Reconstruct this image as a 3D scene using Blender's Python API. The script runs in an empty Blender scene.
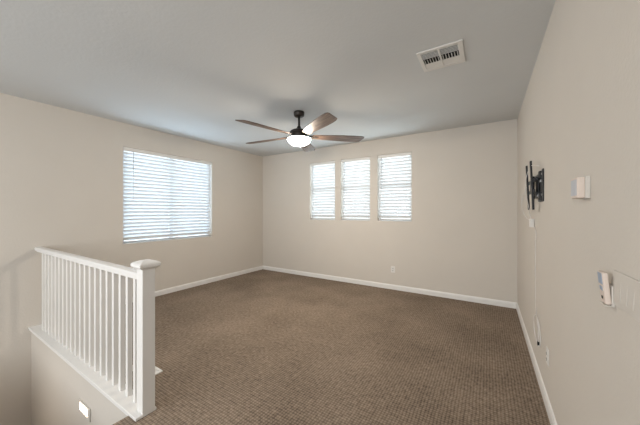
import bpy, bmesh, math, random
from mathutils import Vector, Matrix
random.seed(4)
scene = bpy.context.scene
P = dict(world=1.25, left=66, far=26, rear=142, lamp=6, bowl=160, rearcol=(0.94, 0.98, 1.0))
col = scene.collection
PI = math.pi
TH = 0.55973
XR, XL, YB, H = 0.366, -4.648, 4.782, 2.74
YF = -3.0                     # wall behind the viewpoint
SY0, SY1 = -0.15, 0.885       # stairwell opening
SX = -2.09                    # top nosing of the stairs

# ------------------------------------------------ camera, world, lights
cam_d = bpy.data.cameras.new('camera')
cam_d.sensor_width = 36.0
cam_d.lens = 267.38 / 640 * 36.0
cam_d.shift_y = -0.9 / 640
cam_d.clip_start = 0.02
cam = bpy.data.objects.new('camera', cam_d)
cam.location = (0, 0, 1.401)
cam.rotation_euler = (PI / 2, 0, TH)
col.objects.link(cam)
scene.camera = cam

world = bpy.data.worlds.new('daylight')
scene.world = world
world.use_nodes = True
bg = world.node_tree.nodes['Background']
bg.inputs[0].default_value = (0.93, 0.97, 1.0, 1)
bg.inputs[1].default_value = P['world']

def area(name, loc, rot, sx, sy, power, color):
    d = bpy.data.lights.new(name, 'AREA')
    d.shape = 'RECTANGLE'; d.size = sx; d.size_y = sy
    d.energy = power; d.color = color
    o = bpy.data.objects.new(name, d)
    o.location = loc; o.rotation_euler = rot
    col.objects.link(o)
    return o
WARM = (1.0, 0.87, 0.74)
area('daylight_left_window', (XL - 0.35, 2.60, 1.65), (0, -PI / 2, 0), 1.7, 1.8, P['left'], (0.66, 0.83, 1.0))
for wx in (-2.944, -2.19, -1.426):
    area('daylight_far_window', (wx, YB + 0.35, 1.85), (-PI / 2, 0, 0), 0.8, 1.5, P['far'], (0.86, 0.96, 1.0))
# large unseen fill light added in the rear opening to brighten the room
area('rear_fill_light', (-1.9, YF - 0.05, 1.55), (PI / 2, 0, 0), 3.6, 1.9, P['rear'], P['rearcol'])
# unseen fill light added on the near stairwell side to brighten the wall
area('stairwell_fill_light', (-3.75, SY0 + 0.01, -0.75), (-PI / 2, 0, PI), 0.5, 0.1, 3.0, WARM)
# unseen warm area light under the ceiling behind the viewpoint
area('unseen_ceiling_light', (-1.3, -1.3, 2.70), (0, 0, 0), 0.6, 0.6, P['lamp'], WARM)

scene.view_settings.view_transform = 'Standard'
scene.view_settings.look = 'None'
scene.view_settings.gamma = 1
scene.view_settings.exposure = 0.0
scene.view_settings.use_curve_mapping = False

# ------------------------------------------------ materials
def new_mat(name):
    m = bpy.data.materials.new(name); m.use_nodes = True
    nt = m.node_tree
    return m, nt, nt.nodes['Principled BSDF']

def paint(name, c, rough=0.6, bump=0.0, scale=60, var=0.03, spec=0.3, metal=0.0, dist=0.004):
    m, nt, b = new_mat(name)
    N, L = nt.nodes, nt.links
    tc = N.new('ShaderNodeTexCoord')
    n = N.new('ShaderNodeTexNoise'); n.inputs['Scale'].default_value = 2.3; n.inputs['Detail'].default_value = 3
    L.new(tc.outputs['Object'], n.inputs['Vector'])
    r = N.new('ShaderNodeValToRGB')
    r.color_ramp.elements[0].position = 0.3; r.color_ramp.elements[1].position = 0.7
    r.color_ramp.elements[0].color = tuple(v * (1 - var) for v in c) + (1,)
    r.color_ramp.elements[1].color = tuple(min(1, v * (1 + var)) for v in c) + (1,)
    L.new(n.outputs['Fac'], r.inputs['Fac']); L.new(r.outputs['Color'], b.inputs['Base Color'])
    b.inputs['Roughness'].default_value = rough
    b.inputs['Specular IOR Level'].default_value = spec
    b.inputs['Metallic'].default_value = metal
    if bump:
        n2 = N.new('ShaderNodeTexNoise'); n2.inputs['Scale'].default_value = scale; n2.inputs['Detail'].default_value = 2
        L.new(tc.outputs['Object'], n2.inputs['Vector'])
        bp = N.new('ShaderNodeBump'); bp.inputs['Strength'].default_value = bump; bp.inputs['Distance'].default_value = dist
        L.new(n2.outputs['Fac'], bp.inputs['Height']); L.new(bp.outputs['Normal'], b.inputs['Normal'])
    return m

def emit(name, c, s):
    m, nt, b = new_mat(name)
    b.inputs['Base Color'].default_value = c + (1,)
    b.inputs['Emission Color'].default_value = c + (1,)
    b.inputs['Emission Strength'].default_value = s
    return m

M = {}
M['wall'] = paint('beige_wall_paint', (0.61, 0.565, 0.51), 0.75, 0.35, 55, 0.012, 0.2)
M['ceiling'] = paint('ceiling_paint', (0.64, 0.65, 0.65), 0.85, 0.3, 45, 0.012, 0.15)
M['trim'] = paint('white_trim_paint', (0.76, 0.745, 0.725), 0.38, 0, var=0.01, spec=0.45)
M['plastic'] = paint('white_plastic', (0.72, 0.70, 0.67), 0.4, 0, var=0.01, spec=0.45)
M['almond'] = paint('almond_plastic', (0.66, 0.56, 0.49), 0.45, 0, var=0.02, spec=0.4)
M['screen'] = paint('grey_blue_screen', (0.46, 0.48, 0.53), 0.3, 0, var=0.03, spec=0.5)
M['button'] = paint('blue_grey_buttons', (0.30, 0.36, 0.46), 0.4, 0, var=0.03)
M['bronze'] = paint('oil_rubbed_bronze', (0.035, 0.028, 0.024), 0.42, 0, var=0.2, spec=0.5, metal=0.5)
M['black'] = paint('black_steel', (0.012, 0.012, 0.014), 0.4, 0, var=0.2, spec=0.5, metal=0.3)
M['plate'] = paint('ivory_plate', (0.60, 0.56, 0.51), 0.5, 0, var=0.01, spec=0.35)
M['steel'] = paint('bare_steel', (0.55, 0.55, 0.56), 0.35, 0, var=0.05, metal=0.8)
M['dark'] = paint('dark_parts_and_shade', (0.02, 0.02, 0.02), 0.8, 0, var=0.1)
M['cable'] = paint('white_cable', (0.72, 0.69, 0.66), 0.5, 0, var=0.02)
M['vinyl'] = paint('window_vinyl', (0.62, 0.63, 0.64), 0.4, 0, var=0.01)
M['bowl'] = emit('lit_frosted_glass', (1.0, 0.885, 0.74), P['bowl'])
M['steplens'] = emit('lit_step_light', (1.0, 0.86, 0.68), 9.0)

# blind slats: white vinyl that lets daylight through
m, nt, b = new_mat('translucent_slat')
N, L = nt.nodes, nt.links
b.inputs['Base Color'].default_value = (0.74, 0.75, 0.76, 1); b.inputs['Roughness'].default_value = 0.5
t = N.new('ShaderNodeBsdfTranslucent'); t.inputs['Color'].default_value = (0.86, 0.90, 0.94, 1)
mx = N.new('ShaderNodeMixShader'); mx.inputs[0].default_value = 0.05
L.new(b.outputs[0], mx.inputs[1]); L.new(t.outputs[0], mx.inputs[2])
L.new(mx.outputs[0], N['Material Output'].inputs[0])
M['slat'] = m

# clear pane
m, nt, b = new_mat('window_glass')
N, L = nt.nodes, nt.links
tr = N.new('ShaderNodeBsdfTransparent'); tr.inputs[0].default_value = (0.93, 0.96, 0.97, 1)
gl = N.new('ShaderNodeBsdfGlossy'); gl.inputs['Roughness'].default_value = 0.02
mx = N.new('ShaderNodeMixShader'); mx.inputs[0].default_value = 0.06
L.new(tr.outputs[0], mx.inputs[1]); L.new(gl.outputs[0], mx.inputs[2])
L.new(mx.outputs[0], N['Material Output'].inputs[0])
M['glass'] = m

# looped carpet with a small grid of tufts
m, nt, b = new_mat('looped_carpet')
N, L = nt.nodes, nt.links
tc = N.new('ShaderNodeTexCoord'); sp = N.new('ShaderNodeSeparateXYZ')
wob = N.new('ShaderNodeTexNoise'); wob.inputs['Scale'].default_value = 9; wob.inputs['Detail'].default_value = 1
L.new(tc.outputs['Object'], wob.inputs['Vector'])
va = N.new('ShaderNodeVectorMath'); va.operation = 'MULTIPLY_ADD'
L.new(wob.outputs['Color'], va.inputs[0]); va.inputs[1].default_value = (0.012, 0.012, 0)
L.new(tc.outputs['Object'], va.inputs[2]); L.new(va.outputs[0], sp.inputs[0])
def mth(op, a, bb=None):
    n = N.new('ShaderNodeMath'); n.operation = op
    for i, v in enumerate((a, bb)):
        if v is None: continue
        if isinstance(v, (int, float)): n.inputs[i].default_value = v
        else: L.new(v, n.inputs[i])
    return n.outputs[0]
PIT = 0.0215
sx = mth('ABSOLUTE', mth('SINE', mth('MULTIPLY', sp.outputs[0], PI / PIT)))
sy = mth('ABSOLUTE', mth('SINE', mth('MULTIPLY', sp.outputs[1], PI / PIT)))
tuft = mth('POWER', mth('MULTIPLY', sx, sy), 0.5)
fine = N.new('ShaderNodeTexNoise'); fine.inputs['Scale'].default_value = 160; fine.inputs['Detail'].default_value = 2
big = N.new('ShaderNodeTexNoise'); big.inputs['Scale'].default_value = 1.6; big.inputs['Detail'].default_value = 4
mid = N.new('ShaderNodeTexNoise'); mid.inputs['Scale'].default_value = 32; mid.inputs['Detail'].default_value = 2
for q in (fine, big, mid): L.new(tc.outputs['Object'], q.inputs['Vector'])
f = mth('ADD', mth('MULTIPLY', tuft, 0.50), mth('MULTIPLY', fine.outputs['Fac'], 0.42))
f = mth('ADD', f, mth('MULTIPLY', mth('SUBTRACT', big.outputs['Fac'], 0.5), 0.55))
f = mth('ADD', f, mth('MULTIPLY', mth('SUBTRACT', mid.outputs['Fac'], 0.5), 0.75))
r = N.new('ShaderNodeValToRGB')
r.color_ramp.elements[0].position = 0.12; r.color_ramp.elements[0].color = (0.085, 0.062, 0.045, 1)
r.color_ramp.elements[1].position = 0.95; r.color_ramp.elements[1].color = (0.38, 0.300, 0.232, 1)
L.new(f, r.inputs['Fac']); L.new(r.outputs['Color'], b.inputs['Base Color'])
b.inputs['Roughness'].default_value = 0.95; b.inputs['Specular IOR Level'].default_value = 0.1
bp = N.new('ShaderNodeBump'); bp.inputs['Strength'].default_value = 0.5; bp.inputs['Distance'].default_value = 0.004
L.new(tuft, bp.inputs['Height']); L.new(bp.outputs['Normal'], b.inputs['Normal'])
M['carpet'] = m

# greyish brown wood of the fan blades, grain along the blade (local X)
m, nt, b = new_mat('walnut_blade')
N, L = nt.nodes, nt.links
tc = N.new('ShaderNodeTexCoord'); mp = N.new('ShaderNodeMapping'); mp.inputs['Scale'].default_value = (3, 42, 8)
n = N.new('ShaderNodeTexNoise'); n.inputs['Scale'].default_value = 1.5; n.inputs['Detail'].default_value = 5
r = N.new('ShaderNodeValToRGB')
r.color_ramp.elements[0].position = 0.35; r.color_ramp.elements[0].color = (0.070, 0.040, 0.026, 1)
r.color_ramp.elements[1].position = 0.68; r.color_ramp.elements[1].color = (0.20, 0.130, 0.092, 1)
L.new(tc.outputs['Object'], mp.inputs[0]); L.new(mp.outputs[0], n.inputs['Vector'])
L.new(n.outputs['Fac'], r.inputs['Fac']); L.new(r.outputs[0], b.inputs['Base Color'])
b.inputs['Roughness'].default_value = 0.5
M['wood'] = m

# ------------------------------------------------ mesh helpers
def box(bm, x0, x1, y0, y1, z0, z1, mat=None):
    vs = [bm.verts.new(Vector(p) if mat is None else mat @ Vector(p)) for p in
          ((x0,y0,z0),(x1,y0,z0),(x1,y1,z0),(x0,y1,z0),(x0,y0,z1),(x1,y0,z1),(x1,y1,z1),(x0,y1,z1))]
    for f in ((0,3,2,1),(4,5,6,7),(0,1,5,4),(1,2,6,5),(2,3,7,6),(3,0,4,7)):
        bm.faces.new([vs[i] for i in f])
    return vs

def tube(bm, pts, r, seg=8):
    pts = [Vector(p) for p in pts]
    rings = []
    for i, p in enumerate(pts):
        d = (pts[min(i + 1, len(pts) - 1)] - pts[max(i - 1, 0)]).normalized()
        up = Vector((0, 0, 1)) if abs(d.z) < 0.9 else Vector((1, 0, 0))
        a = d.cross(up).normalized(); b_ = d.cross(a).normalized()
        rings.append([bm.verts.new(p + a * r * math.cos(2*PI*k/seg) + b_ * r * math.sin(2*PI*k/seg)) for k in range(seg)])
    for q, s in zip(rings, rings[1:]):
        for k in range(seg):
            bm.faces.new((q[k], q[(k+1) % seg], s[(k+1) % seg], s[k]))
    bm.faces.new(rings[0][::-1]); bm.faces.new(rings[-1])

def lathe(bm, prof, seg=40, c=(0, 0)):
    rings = []
    for r_, z in prof:
        if r_ < 1e-5: rings.append([bm.verts.new((c[0], c[1], z))])
        else: rings.append([bm.verts.new((c[0] + r_*math.cos(2*PI*k/seg), c[1] + r_*math.sin(2*PI*k/seg), z)) for k in range(seg)])
    for a, b_ in zip(rings, rings[1:]):
        for k in range(seg):
            k2 = (k + 1) % seg
            if len(a) == 1 and len(b_) == 1: continue
            if len(a) == 1: bm.faces.new((a[0], b_[k2], b_[k]))
            elif len(b_) == 1: bm.faces.new((a[k], a[k2], b_[0]))
            else: bm.faces.new((a[k], a[k2], b_[k2], b_[k]))

def prism(bm, poly, z0, z1, mat=None):
    f = (lambda p: mat @ Vector(p)) if mat else Vector
    a = [bm.verts.new(f((x, y, z0))) for x, y in poly]
    b_ = [bm.verts.new(f((x, y, z1))) for x, y in poly]
    n = len(poly)
    bm.faces.new(a[::-1]); bm.faces.new(b_)
    for i in range(n): bm.faces.new((a[i], a[(i+1) % n], b_[(i+1) % n], b_[i]))

def BM(): return bmesh.new()

def obj(name, bm, mat, parent=None, bevel=0.0, smooth=False, loc=None, label=None):
    bmesh.ops.recalc_face_normals(bm, faces=bm.faces)
    me = bpy.data.meshes.new(name); bm.to_mesh(me); bm.free()
    me.materials.append(M[mat])
    if smooth:
        for p in me.polygons: p.use_smooth = True
    o = bpy.data.objects.new(name, me); col.objects.link(o)
    if parent: o.parent = parent
    if loc: o.location = loc
    if bevel:
        bv = o.modifiers.new('bevel', 'BEVEL'); bv.width = bevel; bv.segments = 3; bv.limit_method = 'ANGLE'; bv.angle_limit = 0.7
    if label: o['label'] = label
    return o

def tag(o, label, cat, group=None):
    o['label'] = label; o['category'] = cat
    if group: o['group'] = group
    return o

def thing(name, label, cat, loc=(0, 0, 0), rotz=0, group=None):
    o = bpy.data.objects.new(name, None); o.empty_display_size = 0.1
    o.location = loc; o.rotation_euler = (0, 0, rotz); col.objects.link(o)
    return tag(o, label, cat, group)

def struct(name, bm, mat, label=None, bevel=0):
    o = obj(name, bm, mat, bevel=bevel); o['kind'] = 'structure'
    if label: o['label'] = label
    return o

# ------------------------------------------------ setting
WT = 0.14
ZL = -2.9                     # bottom of the stairwell
bm = BM()
FX0, FX1 = XL - WT, XR + WT
box(bm, FX0, FX1, SY1, YB + WT, -0.20, 0)
box(bm, SX, FX1, SY0, SY1, -0.20, 0)
box(bm, FX0, FX1, YF - WT, SY0, -0.20, 0)
struct('floor', bm, 'carpet', 'brown looped carpet with a fine ribbed grid')
bm = BM(); box(bm, FX0, FX1, YF - WT, YB + WT, H, H + 0.12)
struct('ceiling', bm, 'ceiling', 'flat pale grey ceiling')

# left window opening
LW = (1.836, 3.369, 0.905, 2.385)
bm = BM()
box(bm, XL - WT, XL, YF - WT, LW[0], -0.20, H)
box(bm, XL - WT, XL, LW[1], YB + WT, 0.0, H)
box(bm, XL - WT, XL, LW[0], LW[1], 0.0, LW[2])
box(bm, XL - WT, XL, LW[0], LW[1], LW[3], H)
box(bm, XL - WT, XL, SY0 - 0.12, SY1 + 0.12, ZL, -0.20)
struct('wall_left', bm, 'wall', 'beige wall with the wide window')
# back wall with three openings
BW = [(-3.255, -2.634), (-2.500, -1.880), (-1.733, -1.120)]
BZ = (1.225, 2.445)
bm = BM()
xs = [XL] + [v for w in BW for v in w] + [XR]
for i in range(0, len(xs), 2): box(bm, xs[i], xs[i+1], YB, YB + WT, 0, H)
for a, b_ in BW:
    box(bm, a, b_, YB, YB + WT, 0, BZ[0]); box(bm, a, b_, YB, YB + WT, BZ[1], H)
struct('wall_back', bm, 'wall', 'beige wall with three small windows')
bm = BM(); box(bm, XR, XR + WT, YF - WT, YB + WT, 0, H)
struct('wall_right', bm, 'wall', 'bare textured wall on the right')
# wall behind the viewpoint with a wide opening added to let light in
bm = BM()
box(bm, XL, -3.7, YF - WT, YF, 0, H); box(bm, -0.1, XR, YF - WT, YF, 0, H)
box(bm, -3.7, -0.1, YF - WT, YF, 0, 0.6); box(bm, -3.7, -0.1, YF - WT, YF, 2.5, H)
struct('wall_front', bm, 'wall')
# stairwell walls
bm = BM()
box(bm, XL, SX - 0.02, SY1, SY1 + 0.12, ZL, -0.20)
box(bm, XL, SX - 0.02, SY1 - 0.004, SY1, ZL, -0.006)
struct('wall_stairwell', bm, 'wall', 'stairwell wall below the railing')
bm = BM(); box(bm, XL, SX, SY0 - 0.12, SY0, ZL, -0.20)
struct('wall_stairwell_near', bm, 'wall')
# stairs going down towards the left wall
bm = BM()
run, rise = 0.262, 0.187
prof = [(SX, -0.02)]
x, z = SX, -0.02
for k in range(9):
    z -= rise; prof.append((x, z)); x -= run; prof.append((x, z))
prof += [(x, z - 0.2), (x + 0.001, z - 0.6), (SX, -0.60)]
pv0 = [bm.verts.new((px, SY0 + 0.003, pz)) for px, pz in prof]
pv1 = [bm.verts.new((px, SY1 - 0.006, pz)) for px, pz in prof]
bm.faces.new(pv0); bm.faces.new(pv1[::-1])
for i in range(len(prof)):
    j = (i + 1) % len(prof); bm.faces.new((pv0[i], pv0[j], pv1[j], pv1[i]))
st = struct('stairs', bm, 'carpet', 'carpeted stairs going down')

# baseboards
def base(name, a, b_, nrm, label):
    a, b_, nrm = Vector(a), Vector(b_), Vector(nrm)
    prof = [(0, 0), (0.015, 0), (0.015, 0.062), (0.011, 0.074), (0.009, 0.082), (0.0, 0.086)]
    bm = BM()
    r0 = [bm.verts.new(a + nrm * p + Vector((0, 0, q))) for p, q in prof]
    r1 = [bm.verts.new(b_ + nrm * p + Vector((0, 0, q))) for p, q in prof]
    bm.faces.new(r0); bm.faces.new(r1[::-1])
    for i in range(len(prof)):
        j = (i + 1) % len(prof); bm.faces.new((r0[i], r0[j], r1[j], r1[i]))
    struct(name, bm, 'trim', label)
base('baseboard_left', (XL, 1.06, 0), (XL, YB, 0), (1, 0, 0), 'white baseboard along the left wall')
base('baseboard_back', (XL, YB, 0), (XR, YB, 0), (0, -1, 0), 'white baseboard along the far wall')
base('baseboard_right', (XR, YF, 0), (XR, YB, 0), (-1, 0, 0), 'white baseboard along the right wall')

# ------------------------------------------------ windows and blinds (built in local frame: X along wall, Y into the room)
def window(name, loc, rotz, w, z0, z1, style):
    root = bpy.data.objects.new(name, None); col.objects.link(root)
    root.location = loc; root.rotation_euler = (0, 0, rotz); root['kind'] = 'structure'
    h = w / 2
    y0, y1 = -0.130, -0.085
    bm = BM(); F = 0.045
    box(bm, -h, -h + F, y0, y1, z0, z1); box(bm, h - F, h, y0, y1, z0, z1)
    box(bm, -h + F, h - F, y0, y1, z0, z0 + F); box(bm, -h + F, h - F, y0, y1, z1 - F, z1)
    if style == 'slider': box(bm, -0.028, 0.028, y0 - 0.005, y1 + 0.003, z0 + F, z1 - F)
    else:
        zm = (z0 + z1) / 2 - 0.005
        box(bm, -h + F, h - F, y0 - 0.003, y1 + 0.003, zm - 0.024, zm + 0.024)
    obj('window_frame', bm, 'vinyl', root)
    bm = BM(); box(bm, -h + F, h - F, -0.112, -0.106, z0 + F, z1 - F)
    obj('pane', bm, 'glass', root)
    bm = BM(); box(bm, -h, h, -0.084, 0.006, z0, z0 + 0.012)
    obj('window_sill', bm, 'trim', root, bevel=0.003)
    return root

def blind(loc, rotz, w, z0, z1, label, wand_x, cords, pitch=0.056, group=None, ang=-54):
    root = thing('window_blind', label, 'blind', (loc[0], loc[1], z0), rotz, group)
    h = w / 2 - 0.010
    H1 = z1 - z0 - 0.002
    bm = BM()
    box(bm, -h, h, -0.070, -0.020, H1 - 0.045, H1)                      # head rail
    box(bm, -h - 0.004, h + 0.004, -0.018, -0.010, H1 - 0.062, H1)      # face of the valance
    obj('valance', bm, 'plastic', root, bevel=0.002)
    bm = BM()
    zb = 0.032
    box(bm, -h, h, -0.068, -0.020, zb - 0.014, zb)
    obj('bottom_rail', bm, 'plastic', root, bevel=0.003)
    bm = BM()
    n = int((H1 - 0.062 - zb) / pitch)
    p = (H1 - 0.055 - zb) / (n + 0.35)
    SW = 0.060; a = math.radians(ang)
    for k in range(n):
        zc = zb + (k + 0.62) * p
        ring = []
        K = 5
        for q in range(K):
            s = (q / (K - 1) - 0.5) * SW
            camb = 0.004 * (1 - (2 * q / (K - 1) - 1) ** 2)
            yy = s * math.cos(a) - camb * math.sin(a); zz = -s * math.sin(a) - camb * math.cos(a) * -1
            ring.append((-0.044 + yy, zc + zz))
        lo = [[bm.verts.new((xx, y_, z_)) for y_, z_ in ring] for xx in (-h, h)]
        up = [[bm.verts.new((xx, y_ + 0.0030 * math.sin(a), z_ + 0.0030 * math.cos(a))) for y_, z_ in ring] for xx in (-h, h)]
        for q in range(K - 1):
            bm.faces.new((lo[0][q], lo[0][q+1], lo[1][q+1], lo[1][q]))
            bm.faces.new((up[0][q], up[1][q], up[1][q+1], up[0][q+1]))
        for e in (0, K - 1):
            bm.faces.new((lo[0][e], lo[1][e], up[1][e], up[0][e]))
    obj('slats', bm, 'slat', root)
    bm = BM()
    for cx in cords: box(bm, cx - 0.0012, cx + 0.0012, -0.0185, -0.0165, zb, H1 - 0.06)
    obj('ladder_cord', bm, 'cable', root)
    bm = BM(); tube(bm, [(wand_x, -0.004, H1 - 0.055), (wand_x, -0.003, H1 - 0.80 if w > 1 else H1 - 0.62)], 0.0045, 8)
    obj('tilt_wand', bm, 'vinyl', root, smooth=True)
    return root

# rotz=-90deg: local +Y -> +X (into room), local +X -> -Y
window('window_1', (XL, (LW[0] + LW[1]) / 2, 0), -PI / 2, LW[1] - LW[0], LW[2], LW[3], 'slider')
blind((XL, (LW[0] + LW[1]) / 2), -PI / 2, LW[1] - LW[0], LW[2] + 0.012, LW[3],
      'wide white horizontal blind covering the big window on the left wall', (LW[1] - LW[0]) / 2 - 0.14,
      (-0.5, -0.17, 0.17, 0.5))
BL = ['narrow white blind in the small window nearest the room corner, under the fan',
      'narrow white blind in the middle window of the three on the far wall',
      'narrow white blind in the small far wall window nearest the right wall']
for i, (a, b_) in enumerate(BW):
    # rotz=180deg: local +Y -> -Y (into room)
    window('window_%d' % (i + 2), ((a + b_) / 2, YB, 0), PI, b_ - a, BZ[0], BZ[1], 'hung')
    blind(((a + b_) / 2, YB), PI, b_ - a, BZ[0] + 0.012, BZ[1], BL[i], (b_ - a) / 2 - 0.07, (-0.2, 0.2),
          group='small blinds on the far wall')

# ------------------------------------------------ stair railing
rail = thing('stair_railing', 'white wooden stair railing with square balusters and capped newel post', 'railing', (SX, 0.942, 0))
def rel(o): o.location = (-SX, -0.942, 0); return o     # children modelled in room coordinates
bm = BM(); box(bm, XL + 0.001, -1.984, 0.856, 0.990, 0.0, 0.020)
box(bm, XL + 0.001, SX - 0.004, 0.862, SY1 - 0.005, -0.020, 0.0)
rel(obj('base_cap', bm, 'trim', rail, bevel=0.004))
NX0, NX1, NY0, NY1 = -2.066, -1.984, 0.897, 0.980
bm = BM(); box(bm, NX0, NX1, NY0, NY1, 0.020, 1.020)
newel = rel(obj('newel_post', bm, 'trim', rail, bevel=0.003))
bm = BM()
cx, cy = (NX0 + NX1) / 2, (NY0 + NY1) / 2
def sq(h, z): return [bm.verts.new((cx + sx_ * h, cy + sy_ * h, z)) for sx_, sy_ in ((-1,-1),(1,-1),(1,1),(-1,1))]
rings = [sq(0.046, 1.004), sq(0.055, 1.012), sq(0.066, 1.020), sq(0.068, 1.024), sq(0.068, 1.040), sq(0.062, 1.048), sq(0.030, 1.062), sq(0.012, 1.065)]
bm.faces.new(rings[0][::-1]); bm.faces.new(rings[-1])
for a, b_ in zip(rings, rings[1:]):
    for k in range(4): bm.faces.new((a[k], a[(k+1)%4], b_[(k+1)%4], b_[k]))
obj('post_cap', bm, 'trim', newel, bevel=0.002)
# handrail profile
bm = BM()
prof = [(-0.022, 0.916), (-0.022, 0.924), (-0.036, 0.932), (-0.038, 0.958), (-0.032, 0.968), (-0.012, 0.972),
        (0.012, 0.972), (0.032, 0.968), (0.038, 0.958), (0.036, 0.932), (0.022, 0.926), (0.022, 0.916)]
r0 = [bm.verts.new((XL + 0.001, 0.945 + p, q)) for p, q in prof]
r1 = [bm.verts.new((NX0 + 0.0005, 0.945 + p, q)) for p, q in prof]
bm.faces.new(r0); bm.faces.new(r1[::-1])
for i in range(len(prof)):
    j = (i + 1) % len(prof); bm.faces.new((r0[i], r0[j], r1[j], r1[i]))
rel(obj('handrail', bm, 'trim', rail))
W = 0.0165
bm = BM(); box(bm, -W, W, -W, W, 0.020, 0.917)
b0 = obj('baluster', bm, 'trim', rail, bevel=0.0015)
bxs = []
bx = -2.168
while bx > XL + 0.17:
    bxs.append(bx); bx -= 0.1185
b0.location = (bxs[0] - SX, 0, 0)
for bx in bxs[1:]:
    c = b0.copy(); col.objects.link(c); c.parent = rail; c.location = (bx - SX, 0, 0)

# step light low on the stairwell wall
sl = thing('step_light', 'small glowing step light on the stairwell wall below the railing', 'wall light', (-2.955, SY1 - 0.004, -0.308))
bm = BM()
box(bm, -0.115, 0.135, -0.010, 0.0, -0.056, -0.036); box(bm, -0.115, 0.135, -0.010, 0.0, 0.036, 0.052)
box(bm, -0.115, -0.095, -0.010, 0, -0.036, 0.036); box(bm, 0.085, 0.135, -0.010, 0, -0.036, 0.036)
obj('frame', bm, 'plate', sl, bevel=0.002)
bm = BM(); box(bm, -0.095, 0.085, -0.006, 0.0, -0.036, 0.036)
obj('lens', bm, 'steplens', sl, label='glowing warm white lens')

# floor register beside the newel post
fr = thing('floor_register', 'small white floor register in the carpet just beyond the newel post', 'vent', (-2.57, 1.185, 0.0))
bm = BM()
for a in ((-0.16, 0.16, -0.07, -0.05), (-0.16, 0.16, 0.05, 0.07), (-0.16, -0.14, -0.05, 0.05), (0.14, 0.16, -0.05, 0.05)):
    box(bm, *a, 0.0, 0.008)
obj('frame', bm, 'plastic', fr)
bm = BM()
for k in range(14): box(bm, -0.135 + k * 0.02, -0.125 + k * 0.02, -0.05, 0.05, 0.001, 0.006)
box(bm, -0.14, 0.14, -0.05, 0.05, 0.0, 0.001)
obj('grille', bm, 'plastic', fr)

# ------------------------------------------------ ceiling vent
cv = thing('ceiling_vent', 'white square air vent with dark louvre slots in the ceiling', 'vent', (-0.338, 2.52, H))
bm = BM()
X0, X1, Y0, Y1 = -0.174, 0.174, -0.176, 0.176
ox0, ox1, oy0, oy1 = -0.143, 0.136, -0.143, 0.140
for a in ((X0, X1, Y0, oy0), (X0, X1, oy1, Y1), (X0, ox0, oy0, oy1), (ox1, X1, oy0, oy1)):
    box(bm, *a, -0.010, 0.0)
box(bm, -0.013, 0.003, oy0, oy1, -0.011, 0.0)
obj('frame', bm, 'plastic', cv, bevel=0.003)
bm = BM(); box(bm, ox0, ox1, oy0, oy1, -0.001, 0.0)  # flat near-black sheet, shade inside the vent put into its colour
obj('duct_shade', bm, 'dark', cv, label='dark sheet for the shaded opening behind the louvres')
bm = BM()
for x0, x1 in ((ox0, -0.013), (0.003, ox1)):
    # bank nearest the viewer: blades along X, leaning so the dark sheet shows
    for k in range(5):
        R_ = Matrix.Translation((0, oy0 + 0.012 + k * 0.020, -0.005)) @ Matrix.Rotation(math.radians(82), 4, 'X')
        box(bm, x0, x1, -0.0045, 0.0045, -0.0005, 0.0005, R_)
    # middle bank: short blades along Y
    n = 6
    for k in range(n):
        R_ = Matrix.Translation((x0 + (k + 0.5) * (x1 - x0) / n, 0, -0.0058)) @ Matrix.Rotation(math.radians(50), 4, 'Y')
        box(bm, -0.0052, 0.0052, -0.036, 0.050, -0.0006, 0.0006, R_)
    # far bank: blades along X, leaning towards the viewer, almost closed
    for k in range(5):
        R_ = Matrix.Translation((0, 0.057 + k * 0.017, -0.0055)) @ Matrix.Rotation(math.radians(-14), 4, 'X')
        box(bm, x0, x1, -0.0105, 0.0105, -0.0006, 0.0006, R_)
obj('louvres', bm, 'plastic', cv)

# ------------------------------------------------ ceiling fan
FXc, FYc = -2.15, 2.90
fan = thing('ceiling_fan', 'bronze five-blade ceiling fan with wooden blades and a lit glass bowl', 'ceiling fan', (FXc, FYc, H))
def zz(z): return z - H + 0.030
bm = BM(); lathe(bm, [(0, 0), (0.068, 0), (0.070, -0.012), (0.066, -0.052), (0.050, -0.066), (0.018, -0.070), (0, -0.070)])
obj('canopy', bm, 'bronze', fan, smooth=True)
bm = BM(); lathe(bm, [(0, -0.06), (0.0135, -0.06), (0.0135, zz(2.520)), (0.024, zz(2.515)), (0.030, zz(2.49)), (0.034, zz(2.470)), (0, zz(2.470))], 20)
obj('downrod', bm, 'bronze', fan, smooth=True)
bm = BM(); lathe(bm, [(0, zz(2.49)), (0.034, zz(2.488)), (0.060, zz(2.474)), (0.105, zz(2.458)), (0.122, zz(2.44)), (0.122, zz(2.425)), (0.108, zz(2.415)),
                      (0.100, zz(2.400)), (0.104, zz(2.385)), (0.092, zz(2.372)), (0, zz(2.372))], 48)
mot = obj('motor_housing', bm, 'bronze', fan, smooth=True)
bm = BM(); lathe(bm, [(0, zz(2.385)), (0.095, zz(2.385)), (0.140, zz(2.366)), (0.156, zz(2.358)), (0.157, zz(2.348)), (0.140, zz(2.346)), (0, zz(2.352))], 48)
obj('light_fitter', bm, 'bronze', fan, smooth=True)
bm = BM()
pr = [(0.140, zz(2.349)), (0.148, zz(2.347))]
for k in range(0, 11):
    a = k / 10 * PI / 2
    pr.append((0.151 * math.cos(a) ** 0.8 if k < 10 else 0, zz(2.347) - 0.090 * math.sin(a) ** 1.15))
pr[2] = (0.152, zz(2.342))
lathe(bm, pr, 48)
obj('glass_bowl', bm, 'bowl', fan, smooth=True, label='glowing frosted glass bowl')
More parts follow.
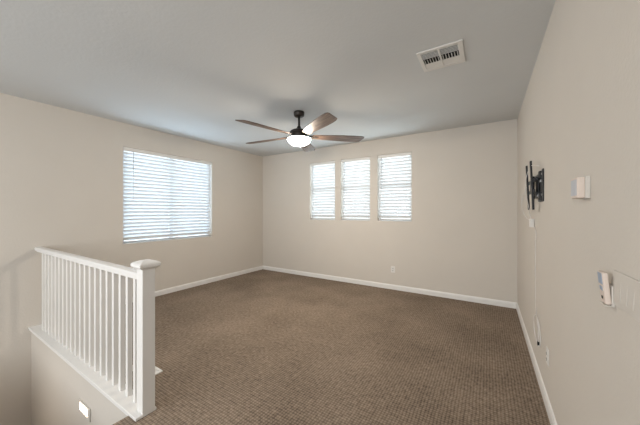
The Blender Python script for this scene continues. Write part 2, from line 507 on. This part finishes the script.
# blade master, local X outwards
def blade_mesh():
    bm = BM()
    top = [(0.175, 0.050), (0.26, 0.060), (0.42, 0.076), (0.58, 0.087), (0.72, 0.090), (0.80, 0.086), (0.835, 0.072), (0.845, 0.055)]
    bot = [(0.875, -0.050), (0.868, -0.068), (0.84, -0.080), (0.72, -0.086), (0.58, -0.082), (0.42, -0.070), (0.26, -0.055), (0.175, -0.045)]
    prism(bm, top + bot, -0.004, 0.004)
    return bm
def bracket_mesh():
    bm = BM()
    box(bm, 0.085, 0.19, -0.016, 0.016, 0.004, 0.012)
    prism(bm, [(0.17, -0.018), (0.20, -0.038), (0.262, -0.030), (0.28, 0), (0.262, 0.030), (0.20, 0.038), (0.17, 0.018)], 0.0045, 0.009)
    prism(bm, [(0.19, -0.014), (0.215, -0.020), (0.25, -0.010), (0.262, 0), (0.25, 0.010), (0.215, 0.020), (0.19, 0.014)], -0.009, -0.0045)
    return bm
bl = br = None
for k in range(5):
    a = math.radians(258 - 72 * k)
    rot = Matrix.Rotation(a, 4, 'Z') @ Matrix.Rotation(math.radians(-11.5), 4, 'X')
    if bl is None:
        bl = obj('blade', blade_mesh(), 'wood', fan, bevel=0.0015); br = obj('blade_bracket', bracket_mesh(), 'bronze', bl)
        b1 = bl
    else:
        b1 = bl.copy(); col.objects.link(b1); b1.parent = fan
        b2 = br.copy(); col.objects.link(b2); b2.parent = b1
    b1.matrix_local = Matrix.Translation((0, 0, zz(2.385))) @ rot

fan.scale = (1.03, 1.03, 1.0)

# ------------------------------------------------ right wall
def wthing(name, label, cat, y, z, group=None): return thing(name, label, cat, (XR, y, z), 0, group)   # local -X is out of the wall

# wall television bracket
tv = wthing('television_bracket', 'black steel swing-arm television bracket screwed to the right wall', 'television mount', 2.76, 1.607)
bm = BM(); box(bm, -0.016, 0, -0.125, -0.09, -0.125, 0.125); box(bm, -0.016, 0, 0.05, 0.085, -0.125, 0.125)
for z_ in (-0.115, -0.04, 0.04, 0.10): box(bm, -0.014, -0.002, -0.10, 0.06, z_ - 0.012, z_ + 0.012)
box(bm, -0.012, -0.002, -0.09, 0.05, -0.105, 0.090)
obj('wall_plate', bm, 'black', tv, bevel=0.002)
bm = BM()
for z_ in (-0.085, 0.085):
    tube(bm, [(-0.020, -0.05, z_ - 0.03), (-0.020, -0.05, z_ + 0.03)], 0.014, 12)
box(bm, -0.034, -0.014, -0.06, 0.20, 0.06, 0.095); box(bm, -0.034, -0.014, -0.06, 0.20, -0.095, -0.06)
box(bm, -0.030, -0.018, 0.02, 0.12, -0.06, 0.06)
obj('swing_arm', bm, 'black', tv, bevel=0.002)
bm = BM()
box(bm, -0.056, -0.036, 0.0, 0.24, -0.075, -0.045); box(bm, -0.056, -0.036, 0.0, 0.24, 0.045, 0.075)
tube(bm, [(-0.046, 0.20, -0.10), (-0.046, 0.20, 0.10)], 0.015, 12)
obj('swing_arm', bm, 'black', tv, bevel=0.002)
bm = BM(); box(bm, -0.068, -0.058, 0.02, 0.40, -0.05, -0.02); box(bm, -0.068, -0.058, 0.02, 0.40, 0.04, 0.07); box(bm, -0.066, -0.056, 0.12, 0.30, -0.02, 0.04)
obj('cross_bar', bm, 'black', tv, bevel=0.002)
for yy_ in (0.09, 0.37):
    bm = BM(); R_ = Matrix.Rotation(math.radians(-4), 4, 'Y')
    box(bm, -0.090, -0.068, yy_ - 0.019, yy_ + 0.019, -0.185, 0.225, R_)
    obj('screen_rail', bm, 'black', tv, bevel=0.002)

for y_, z_ in ((-0.108, 0.085), (-0.108, -0.075)):
    bm = BM(); tube(bm, [(-0.017, y_, z_), (-0.024, y_, z_)], 0.008, 10); obj('bolt', bm, 'steel', tv, label='bright steel bolt')
bm = BM(); box(bm, -0.037, -0.034, 0.0, 0.05, -0.085, -0.065); obj('clip', bm, 'steel', tv, label='bright steel clip')
bm = BM(); box(bm, -0.020, -0.014, -0.05, 0.0, 0.028, 0.045); obj('clip', bm, 'steel', tv, label='bright steel clip')

tv.scale = (0.62, 1, 1)

# television cable
K_ = 1.037
def smooth_pts(p, n=8):
    out = []; P = [Vector((q[0], q[1] * K_, 1.4 + (q[2] - 1.4) * K_)) for q in p]; P = [P[0]] + P + [P[-1]]
    for i in range(1, len(P) - 2):
        for k in range(n):
            t_ = k / n; a, b_, c, d = P[i-1], P[i], P[i+1], P[i+2]
            out.append(0.5 * ((2*b_) + (c - a)*t_ + (2*a - 5*b_ + 4*c - d)*t_*t_ + (3*b_ - a - 3*c + d)*t_**3))
    out.append(P[-2]); return out
bm = BM()
x = XR - 0.006
tube(bm, smooth_pts([(x - 0.012, 2.62, 1.75), (x - 0.05, 2.74, 1.77), (x - 0.07, 2.84, 1.70), (x - 0.078, 2.86, 1.60), (x - 0.06, 2.90, 1.50), (x - 0.04, 2.95, 1.42),
    (x - 0.03, 2.99, 1.37), (x - 0.02, 2.94, 1.31), (x - 0.01, 2.91, 1.27), (x, 2.88, 1.22), (x, 2.91, 1.10), (x, 2.91, 0.80),
    (x, 2.90, 0.62), (x, 2.84, 0.535)]), 0.0026, 6)
tube(bm, smooth_pts([(x, 2.84, 0.535), (x - 0.005, 2.70, 0.52), (x - 0.006, 2.62, 0.45), (x - 0.005, 2.64, 0.37), (x - 0.005, 2.76, 0.335),
    (x - 0.005, 2.92, 0.37), (x - 0.003, 2.98, 0.45), (x, 2.92, 0.52), (x - 0.003, 2.80, 0.54), (x - 0.006, 2.73, 0.50), (x - 0.007, 2.70, 0.42), (x - 0.006, 2.72, 0.365)]), 0.0038, 6)
tc_ = tag(obj('television_cable', bm, 'cable', smooth=True), 'thin white cable hanging down the right wall from the bracket to a loop', 'cable')
bm = BM(); box(bm, x - 0.012, x, 2.805, 2.835, 0.302, 0.330)
obj('plug', bm, 'dark', tc_, label='dark plug at the cable end')
bm = BM()
tube(bm, smooth_pts([(x - 0.05, 3.03, 1.62), (x - 0.075, 3.15, 1.50), (x - 0.06, 3.22, 1.40), (x - 0.03, 3.12, 1.33), (x - 0.015, 3.035, 1.338)]), 0.003, 6)
pc = tag(obj('power_cord', bm, 'cable', smooth=True), 'short white cord looping behind the black television bracket', 'cord')
bm = BM(); box(bm, x - 0.030, x + 0.004, 3.12, 3.166, 1.257, 1.333)
tag(obj('cable_box', bm, 'plastic', bevel=0.004), 'small white cable box on the right wall under the black bracket', 'cable box')

# thermostat
th = wthing('thermostat', 'boxy almond thermostat with a grey front on the right wall', 'thermostat', 1.618, 1.503)
bm = BM(); box(bm, -0.016, 0, -0.066, 0.056, -0.045, 0.049); obj('back_plate', bm, 'plate', th, bevel=0.002)
bm = BM(); box(bm, -0.040, -0.015, -0.060, 0.045, -0.043, 0.046); obj('case', bm, 'almond', th, bevel=0.004)
bm = BM(); box(bm, -0.041, -0.040, -0.050, 0.036, -0.032, 0.038); obj('display', bm, 'screen', th, label='grey blue display')

# fan remote in its cradle
rm = wthing('remote_control', 'white remote control with grey buttons standing in a wall cradle beside the switches', 'remote control', 1.319, 1.138)
T = Matrix.Translation((-0.018, 0, 0)) @ Matrix.Rotation(math.radians(-5), 4, 'Y')
bm = BM(); box(bm, -0.010, 0.006, -0.024, 0.024, -0.056, 0.054, T); obj('case', bm, 'almond', rm, bevel=0.005)
bm = BM(); box(bm, -0.0112, -0.010, -0.018, 0.018, 0.012, 0.050, T); box(bm, -0.0112, -0.010, -0.012, 0.012, -0.010, 0.004, T)
obj('buttons', bm, 'button', rm)
bm = BM(); box(bm, -0.0112, -0.010, -0.006, 0.006, -0.040, -0.030, T); obj('power_button', bm, 'dark', rm)
bm = BM(); box(bm, -0.009, 0, -0.026, 0.026, -0.058, 0.01); box(bm, -0.026, 0, -0.024, 0.024, -0.062, -0.058)
obj('cradle', bm, 'plate', rm, bevel=0.002)

# switch plate (four rockers)
sw = wthing('switch_plate', 'wide white four-gang light switch plate on the right wall', 'light switch', 1.178, 1.147)
bm = BM(); box(bm, -0.006, 0, -0.118, 0.118, -0.058, 0.058); obj('plate', bm, 'plate', sw, bevel=0.0035)
for k in range(4):
    yk = -0.069 + k * 0.046
    bm = BM(); box(bm, -0.0075, -0.006, yk - 0.0165, yk + 0.0165, -0.034, 0.034, Matrix.Translation((0.0005, 0, 0)) @ Matrix.Rotation(0.03, 4, 'Y'))
    obj('rocker', bm, 'plate', sw, bevel=0.001)

# outlets
def outlet(name, label, loc, rotz):
    # local -Y is out of the wall
    o = thing(name, label, 'outlet', loc, rotz)
    bm = BM(); box(bm, -0.036, 0.036, -0.006, 0, -0.058, 0.058); obj('plate', bm, 'plastic', o, bevel=0.003)
    for s in (-1, 1):
        bm = BM(); box(bm, -0.017, 0.017, -0.009, -0.006, s * 0.020 - 0.014, s * 0.020 + 0.014); so = obj('socket', bm, 'plastic', o, bevel=0.002)
        bm = BM(); box(bm, -0.009, -0.005, -0.0096, -0.009, s*0.020 - 0.005, s*0.020 + 0.009); box(bm, 0.005, 0.009, -0.0096, -0.009, s*0.020 - 0.005, s*0.020 + 0.009)
        box(bm, -0.003, 0.003, -0.0096, -0.009, s*0.020 - 0.012, s*0.020 - 0.007)
        obj('slots', bm, 'dark', so)
    return o
outlet('wall_outlet', 'white electrical outlet low on the far wall below the windows', (-1.444, YB, 0.36), 0)
outlet('wall_outlet', 'white electrical outlet low on the right wall beside the cable loop', (XR, 2.48, 0.368), -PI / 2)
